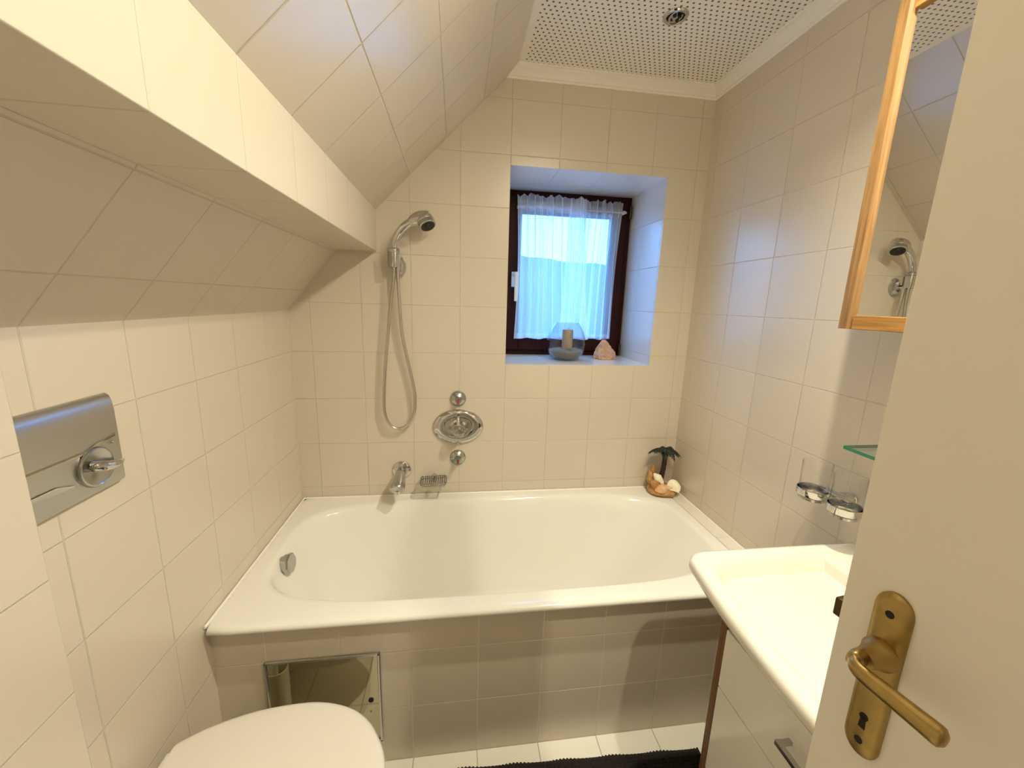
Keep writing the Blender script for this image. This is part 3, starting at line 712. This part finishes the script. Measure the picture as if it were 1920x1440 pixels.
va = thing('vanity_cabinet', 'white drawer cabinet with brown wood side under the washbasin', 'cabinet', (1.5, -1.29, 0))
vx, vy1, vy0 = 1.283, -1.005, -1.575
b = MB(); b.box((vx-.002, vy1-.020, 0.0), (W, vy1, .779)); b.obj('side_panel', M['walnut'], va, bevel=.001)
b = MB(); b.box((vx-.002, vy0, 0.0), (W, vy0+.020, .779)); b.obj('side_panel', M['walnut'], va, bevel=.001)
b = MB(); b.box((vx+.020, vy0+.020, .06), (W, vy1-.020, .676)); b.box((vx+.001, vy0+.020, .69), (vx+.019, vy1-.020, .778)); b.obj('carcass', M['walnut'], va, smooth=False)
def drawer(z0, z1, zh):
    b = MB(); b.box((vx-.004, vy0+.022, z0), (vx+.020, vy1-.022, z1)); d = b.obj('drawer_front', M['white_lacquer'], va, bevel=.0015)
    b = MB(); yc = (vy0+vy1)/2; L = .075
    b.box((vx-.034, yc-L, zh-.005), (vx-.024, yc+L, zh+.005)); b.box((vx-.03, yc-L, zh-.004), (vx-.003, yc-L+.009, zh+.004)); b.box((vx-.03, yc+L-.009, zh-.004), (vx-.003, yc+L, zh+.004))
    b.obj('handle', M['chrome_soft'], d, bevel=.001)
drawer(.555, .708, .645); drawer(.310, .552, .47); drawer(.070, .307, .235)

# ------------------------------------------------------------------ mirror cabinet
mc = thing('mirror_cabinet', 'mirror cabinet with honey pine frame on the right wall', 'mirror cabinet', (1.64, -1.2, 1.39))
a = math.radians(-1.0); Mx = Matrix.Translation((1.553, -.898, 0)) @ Matrix.Rotation(a, 4, 'Z')
# local frame: x into the wall, y along the wall (negative = towards the viewer)
yA, yB, zA, zB, fw = -.62, 0.0, 1.388, 2.043, .031
b = MB(); b.box((.024, yA+.004, zA+.002), (.150, yB-.004, zB-.002), M=Mx); b.obj('cabinet_body', M['pine'], mc, smooth=False)
def rail(p0, p1, q0, q1, name, mat):
    b = MB(); b.prism([Mx @ Vector(p) for p in (p0, p1, q1, q0)], Mx.to_3x3() @ Vector((.024, 0, 0))); return b
def stile(y0, y1, inner):
    b = MB(); s_ = 1 if inner > 0 else -1
    # cross-section with a rounded inner lip falling to the glass
    w = y1-y0; prof = [(.024,0),(0.0,0),(0.0,.68),(.002,.78),(.006,.90),(.012,1.0),(.024,1.0)]
    pts = [Mx @ Vector((x, (y0 + w*t) if inner > 0 else (y1 - w*t), zA)) for x, t in prof]
    b.prism(pts, (0, 0, zB-zA)); return b
stile(yB-fw, yB, -1).obj('frame_stile', M['pine'], mc, angle=30)
stile(yA, yA+fw, 1).obj('frame_stile', M['pine'], mc, angle=30)
for z0, z1 in ((zA, zA+fw), (zB-fw, zB)):
    b = MB(); b.box((.0005, yA+fw, z0), (.024, yB-fw, z1), M=Mx); b.obj('frame_rail', M['pine_y'], mc, bevel=.002)
b = MB(); b.box((.010, yA+fw-.002, zA+fw-.002), (.016, yB-fw+.002, zB-fw+.002), M=Mx); b.obj('mirror_glass', M['mirror'], mc, smooth=False)

# glass shelf
gs = thing('glass_shelf', 'green-edged glass shelf on the right wall below the mirror', 'shelf', (1.67, -1.2, 1.10))
b = MB(); b.box((1.611, -1.50, 1.096), (W-.001, -.918, 1.104))
for f in b.bm.faces:
    f.normal_update(); f.material_index = 0 if abs(f.normal.z) > .9 else 1
b.obj('shelf_plate', [M['shelf_glass'], M['shelf_edge']], gs, smooth=False, bevel=0)
for y in (-1.04, -1.40):
    b = MB(); b.box((W-.03, y-.012, 1.084), (W, y+.012, 1.0955)); b.obj('clip', M['chrome'], gs, bevel=.002)

# tumblers in a chrome double holder
th = thing('tumbler_holder', 'chrome double tumbler holder on the right wall', 'tumbler holder', (W, -.868, .93))
tx = 1.655
for yy, zz in ((-.821, .934), (-.916, .934)):
    b = MB(); b.lathe([(.0385,-.011),(.0395,-.009),(.0395,.007),(.0385,.008),(.0372,.007),(.0372,-.009),(.032,-.011),(.030,-.015)], (tx, yy, zz), Z, 48, cap0=False, cap1=False)
    b.lathe([(.001,-.0165),(.031,-.0165),(.033,-.022),(.026,-.024),(.001,-.024)], (tx, yy, zz), Z, 40); b.obj('cup_ring', M['chrome'], th)
b = MB(); b.box((tx+.020, -.905, .926), (tx+.045, -.832, .944)); b.box((tx+.040, -.880, .924), (W, -.856, .946)); b.lathe([(.018,0),(.018,.006),(.015,.010)], (W, -.868, .930), (-1,0,0), 32); b.obj('arm', M['chrome'], th, bevel=.003)
for (yy, lab) in ((-.821, 'clear glass tumbler in the holder ring nearer the bath'), (-.916, 'clear glass tumbler in the holder ring nearer the door')):
    b = MB(); o = (tx, yy, .919)
    b.lathe([(.029,0),(.0325,.003),(.0345,.010),(.0352,.100),(.0344,.1015),(.0338,.100),(.033,.010),(.030,.008),(.001,.008)], o, Z, 48)
    tag(b.obj('tumbler', M['glass'], angle=60), lab, 'tumbler', 'tumblers in the double holder')

# ------------------------------------------------------------------ door leaf with brass handle
E_ = Vector((1.128, -1.371, 0)); u = Vector((.142, -.99, 0)).normalized(); nrm = Vector((-u.y, u.x, 0)); nrm = nrm if nrm.x < 0 else -nrm
D = Matrix((( u.x, nrm.x, 0, E_.x), (u.y, nrm.y, 0, E_.y), (0, 0, 1, 0), (0, 0, 0, 1)))   # local: x along leaf, y out of the face, z up
def dp(*p): return D @ Vector(p)
door = thing('door_1', 'cream painted door leaf standing open at the right edge', 'door', (E_.x, E_.y, 0), kind='structure')
b = MB(); b.box((0, -.040, .008), (.775, 0, 2.00), M=D); b.obj('door_leaf', M['paint'], door, smooth=False, bevel=.002)
hx = .0495
plate_z0, plate_z1 = .924, 1.127
b = MB(); rings = []
def ploop(y, g):
    out = []; hw = .0175-g; r = .0165-g*.5
    zc0, zc1 = plate_z0+g+r, plate_z1-g-r
    for zc, a0 in ((zc1, 0), (zc0, 180)):
        for i in range(13):
            a_ = math.radians(a0+180*i/12); out.append(dp(hx + hw*math.cos(a_), y, zc + r*1.3*math.sin(a_)*(1 if True else 1)))
    return out
b.rings([ploop(0,0), ploop(.003,0), ploop(.006,.003), ploop(.0075,.007)], True, True, True); hpz = b.obj('handle_plate', M['brass'], door, angle=25)
hz = 1.058
b = MB(); b.lathe([(.0175,.005),(.0175,.010),(.0145,.016),(.0115,.024),(.0105,.034)], dp(hx,0,hz), nrm, 36)
lev = smoothcurve([dp(hx-.001,.028,hz), dp(hx-.002,.040,hz+.001), dp(hx+.003,.050,hz), dp(hx+.014,.054,hz), dp(hx+.036,.054,hz), dp(hx+.060,.053,hz-.001), dp(hx+.080,.052,hz-.002)], 6)
nl = len(lev); b.tube(lev, [.0105 if i < 10 else (.0080+.0035*((i-10)/(nl-10))) if i < nl-2 else (.0105 if i == nl-2 else .006) for i in range(nl)], 20, flat=.72); b.obj('lever', M['brass'], hpz, angle=50)
b = MB(); b.lathe([(.0044,0),(.0044,.0012),(.001,.0012)], dp(hx,.0068,.973), nrm, 20); b.prism([dp(hx-.0026,.0068,.973), dp(hx+.0026,.0068,.973), dp(hx+.0034,.0068,.958), dp(hx-.0034,.0068,.958)], nrm*.0012); b.obj('keyhole', M['hole'], hpz)
for z in (plate_z1-.019, plate_z0+.017):
    b = MB(); b.lathe([(.0042,0),(.0042,.0012),(.001,.0014)], dp(hx,.0068,z), nrm, 20); b.obj('screw', M['hole'], hpz)
b = MB(); b.box((-.0125, -.026, 1.054), (.004, -.008, 1.078), M=D); b.obj('latch', M['bronze'], door, bevel=.002)

# ------------------------------------------------------------------ bath mat
rx0, rx1, ry0, ry1 = .50, 1.24, -1.36, -.742
b = MB(); nx, ny = 330, 240; G = []
ca, sa = math.cos(math.radians(-2.2)), math.sin(math.radians(-2.2))
for j in range(ny+1):
    row = []
    for i in range(nx+1):
        x = (rx1+.22-rx0)*i/nx; y = -(ry1-ry0)*j/ny
        nub = abs(math.sin(math.pi*x/.0115 + (0 if int(y/.0105) % 2 == 0 else math.pi/2)))*abs(math.sin(math.pi*y/.0105))
        e = min(1, min(i, nx-i)/5)*min(1, min(j, ny-j)/5)
        z = .002 + .0085*e + .0065*nub*e**.5
        wob = .003*math.sin(x*40)*(1 if j == 0 else 0) + (.0022*math.sin(math.pi*2*x/.0115) if j == 0 else 0)
        yy = y + wob
        row.append(b.bm.verts.new((rx0 + x*ca - yy*sa, ry1 + x*sa + yy*ca, z)))
    G.append(row)
for j in range(ny):
    for i in range(nx): b.bm.faces.new([G[j][i], G[j+1][i], G[j+1][i+1], G[j][i+1]])
M['mat'] = pbr('black knotted cotton', (.016,.012,.011), .85, var=(220,.7), bump=(700,.5,.002))
# keep the mat clear of the cabinet
for v in b.bm.verts:
    if v.co.y < vy1+.01 and v.co.x > vx-.012: v.co.x = vx-.012
tag(b.obj('bath_mat', M['mat']), 'black knobbly woven bath mat on the tiled floor before the tub', 'bath mat')

# ------------------------------------------------------------------ ceiling spotlights
def spot(x, y, lit, label):
    t = thing('ceiling_spotlight', label, 'ceiling light', (x, y, CZ), 'recessed ceiling spotlights')
    b = MB(); b.lathe([(.0385,0),(.0385,.003),(.035,.006),(.029,.0065),(.0265,.004),(.0265,.0005)], (x,y,CZ), (0,0,-1), 48, cap0=False, cap1=False); b.obj('trim_ring', M['chrome'], t)
    b = MB(); b.lathe([(.0265,.0008),(.0262,.0012),(.001,.0012)], (x,y,CZ), (0,0,-1), 40); b.obj('recess', M['hole'], t)
    ax = Vector((.12,-.25,-1)).normalized() if not lit else Vector((0,0,-1))
    b = MB(); b.lathe([(.0225,.001),(.0225,.006),(.0205,.008)], (x,y,CZ), ax, 40, cap0=False, cap1=False); b.obj('lamp_rim', M['chrome_soft'], t)
    b = MB(); b.lathe([(.0205,.002),(.0205,.006),(.014,.0045),(.007,.0065),(.001,.007)], (x,y,CZ), ax, 40); b.obj('lamp_face', M['bulb_on'] if lit else M['chrome_soft'], t)
    if not lit:
        for k in range(4):
            an = math.radians(45+90*k); p = Vector((x+.0115*math.cos(an), y+.0115*math.sin(an), CZ))
            b = MB(); b.lathe([(.0058,.0048),(.0058,.0082),(.001,.0084)], p, ax, 18); b.obj('facet', M['hole'], t)
LX = 1.336
spot(LX, -.367, False, 'unlit chrome ceiling spotlight near the far wall')
YA, YB, XB = -1.06, -1.65, 1.262
spot(LX, YA, True, 'lit ceiling spotlight above the washbasin')
spot(XB, YB, True, 'lit ceiling spotlight beside the doorway')

def spot_lamp(x, y, power, aim, size=172, blend=1.0):
    l = bpy.data.lights.new('spotlight_beam', 'SPOT'); l.energy = power; l.color = (1, .925, .70); l.spot_size = math.radians(size); l.spot_blend = blend; l.shadow_soft_size = .014
    o = bpy.data.objects.new('spotlight_beam', l); COL.objects.link(o); o.location = (x, y, CZ-.012); o.rotation_euler = Vector(aim).to_track_quat('-Z', 'Y').to_euler(); return o
spot_lamp(LX, YA, 83, (-.32, -.28, -1)); spot_lamp(XB, YB, 51, (-.27, .22, -1))
# hallway lamp
l = bpy.data.lights.new('hall_lamp', 'POINT'); l.energy = 2.5; l.color = (1,.92,.70); l.shadow_soft_size = .12
o = bpy.data.objects.new('hall_lamp', l); COL.objects.link(o); o.location = (.75, -2.8, 2.2)

# ------------------------------------------------------------------ outdoors
M['hill'] = pbr('hazy wooded hill', (.085,.085,.10), 1.0, var=(.25,.2)); M['snow'] = pbr('pale ground', (.16,.165,.18), 1.0)
b = MB(); rows = []
for j in range(13):
    t = j/12; row = []
    for i in range(61):
        x = -60+140*i/60; h = 13.2 + 1.4*noise.noise(Vector((x*.05, 1.3, 0))) + .6*noise.noise(Vector((x*.3, 4, 0)))
        row.append((x, 55+25*t, -3 + h*t**.8))
    rows.append(row)
V = [[b.bm.verts.new(p) for p in r] for r in rows]
for j in range(12):
    for i in range(60): b.bm.faces.new([V[j][i], V[j][i+1], V[j+1][i+1], V[j+1][i]])
struct(b.obj('hill', M['hill']), 'hazy blue hillside seen through the curtained window', 'hill')
b = MB(); b.box((-60, 3, -3.2), (80, 56, -3)); struct(b.obj('ground', M['snow'], smooth=False), 'pale ground outside the window', 'ground')

w = bpy.data.worlds.new('daylight'); S.world = w; w.use_nodes = True
bg = w.node_tree.nodes['Background']; bg.inputs[0].default_value = (.105, .395, 1.0, 1); bg.inputs[1].default_value = 11.8
# daylight portal in the window opening guides sky sampling only
l = bpy.data.lights.new('window_portal', 'AREA'); l.shape = 'RECTANGLE'; l.size = .66; l.size_y = .80; l.cycles.is_portal = True
o = bpy.data.objects.new('window_portal', l); COL.objects.link(o); o.location = (1.215, .425, 1.56); o.rotation_euler = (math.radians(-90), 0, 0)

# ------------------------------------------------------------------ camera
Rm = ((0.99046443, -0.00306069, -0.13773469), (-0.13426844, 0.20248161, -0.97003772), (0.03085772, 0.97928128, 0.20013988))
cam = bpy.data.cameras.new('camera'); co = bpy.data.objects.new('camera', cam); COL.objects.link(co)
mw = Matrix(Rm).to_4x4(); mw.translation = (0.66571183, -1.73303767, 1.4241789); co.matrix_world = mw
cam.sensor_width = 36; cam.lens = 749.7152615*36/1920; cam.clip_start = .02
S.camera = co

S.view_settings.view_transform = 'Standard'; S.view_settings.look = 'None'; S.view_settings.gamma = 1; S.view_settings.exposure = 0.0
S.view_settings.use_curve_mapping = False
try:
    S.cycles.use_denoising = True; S.cycles.max_bounces = 14; S.cycles.diffuse_bounces = 8; S.cycles.transparent_max_bounces = 24; S.cycles.sample_clamp_indirect = 6
except Exception: pass
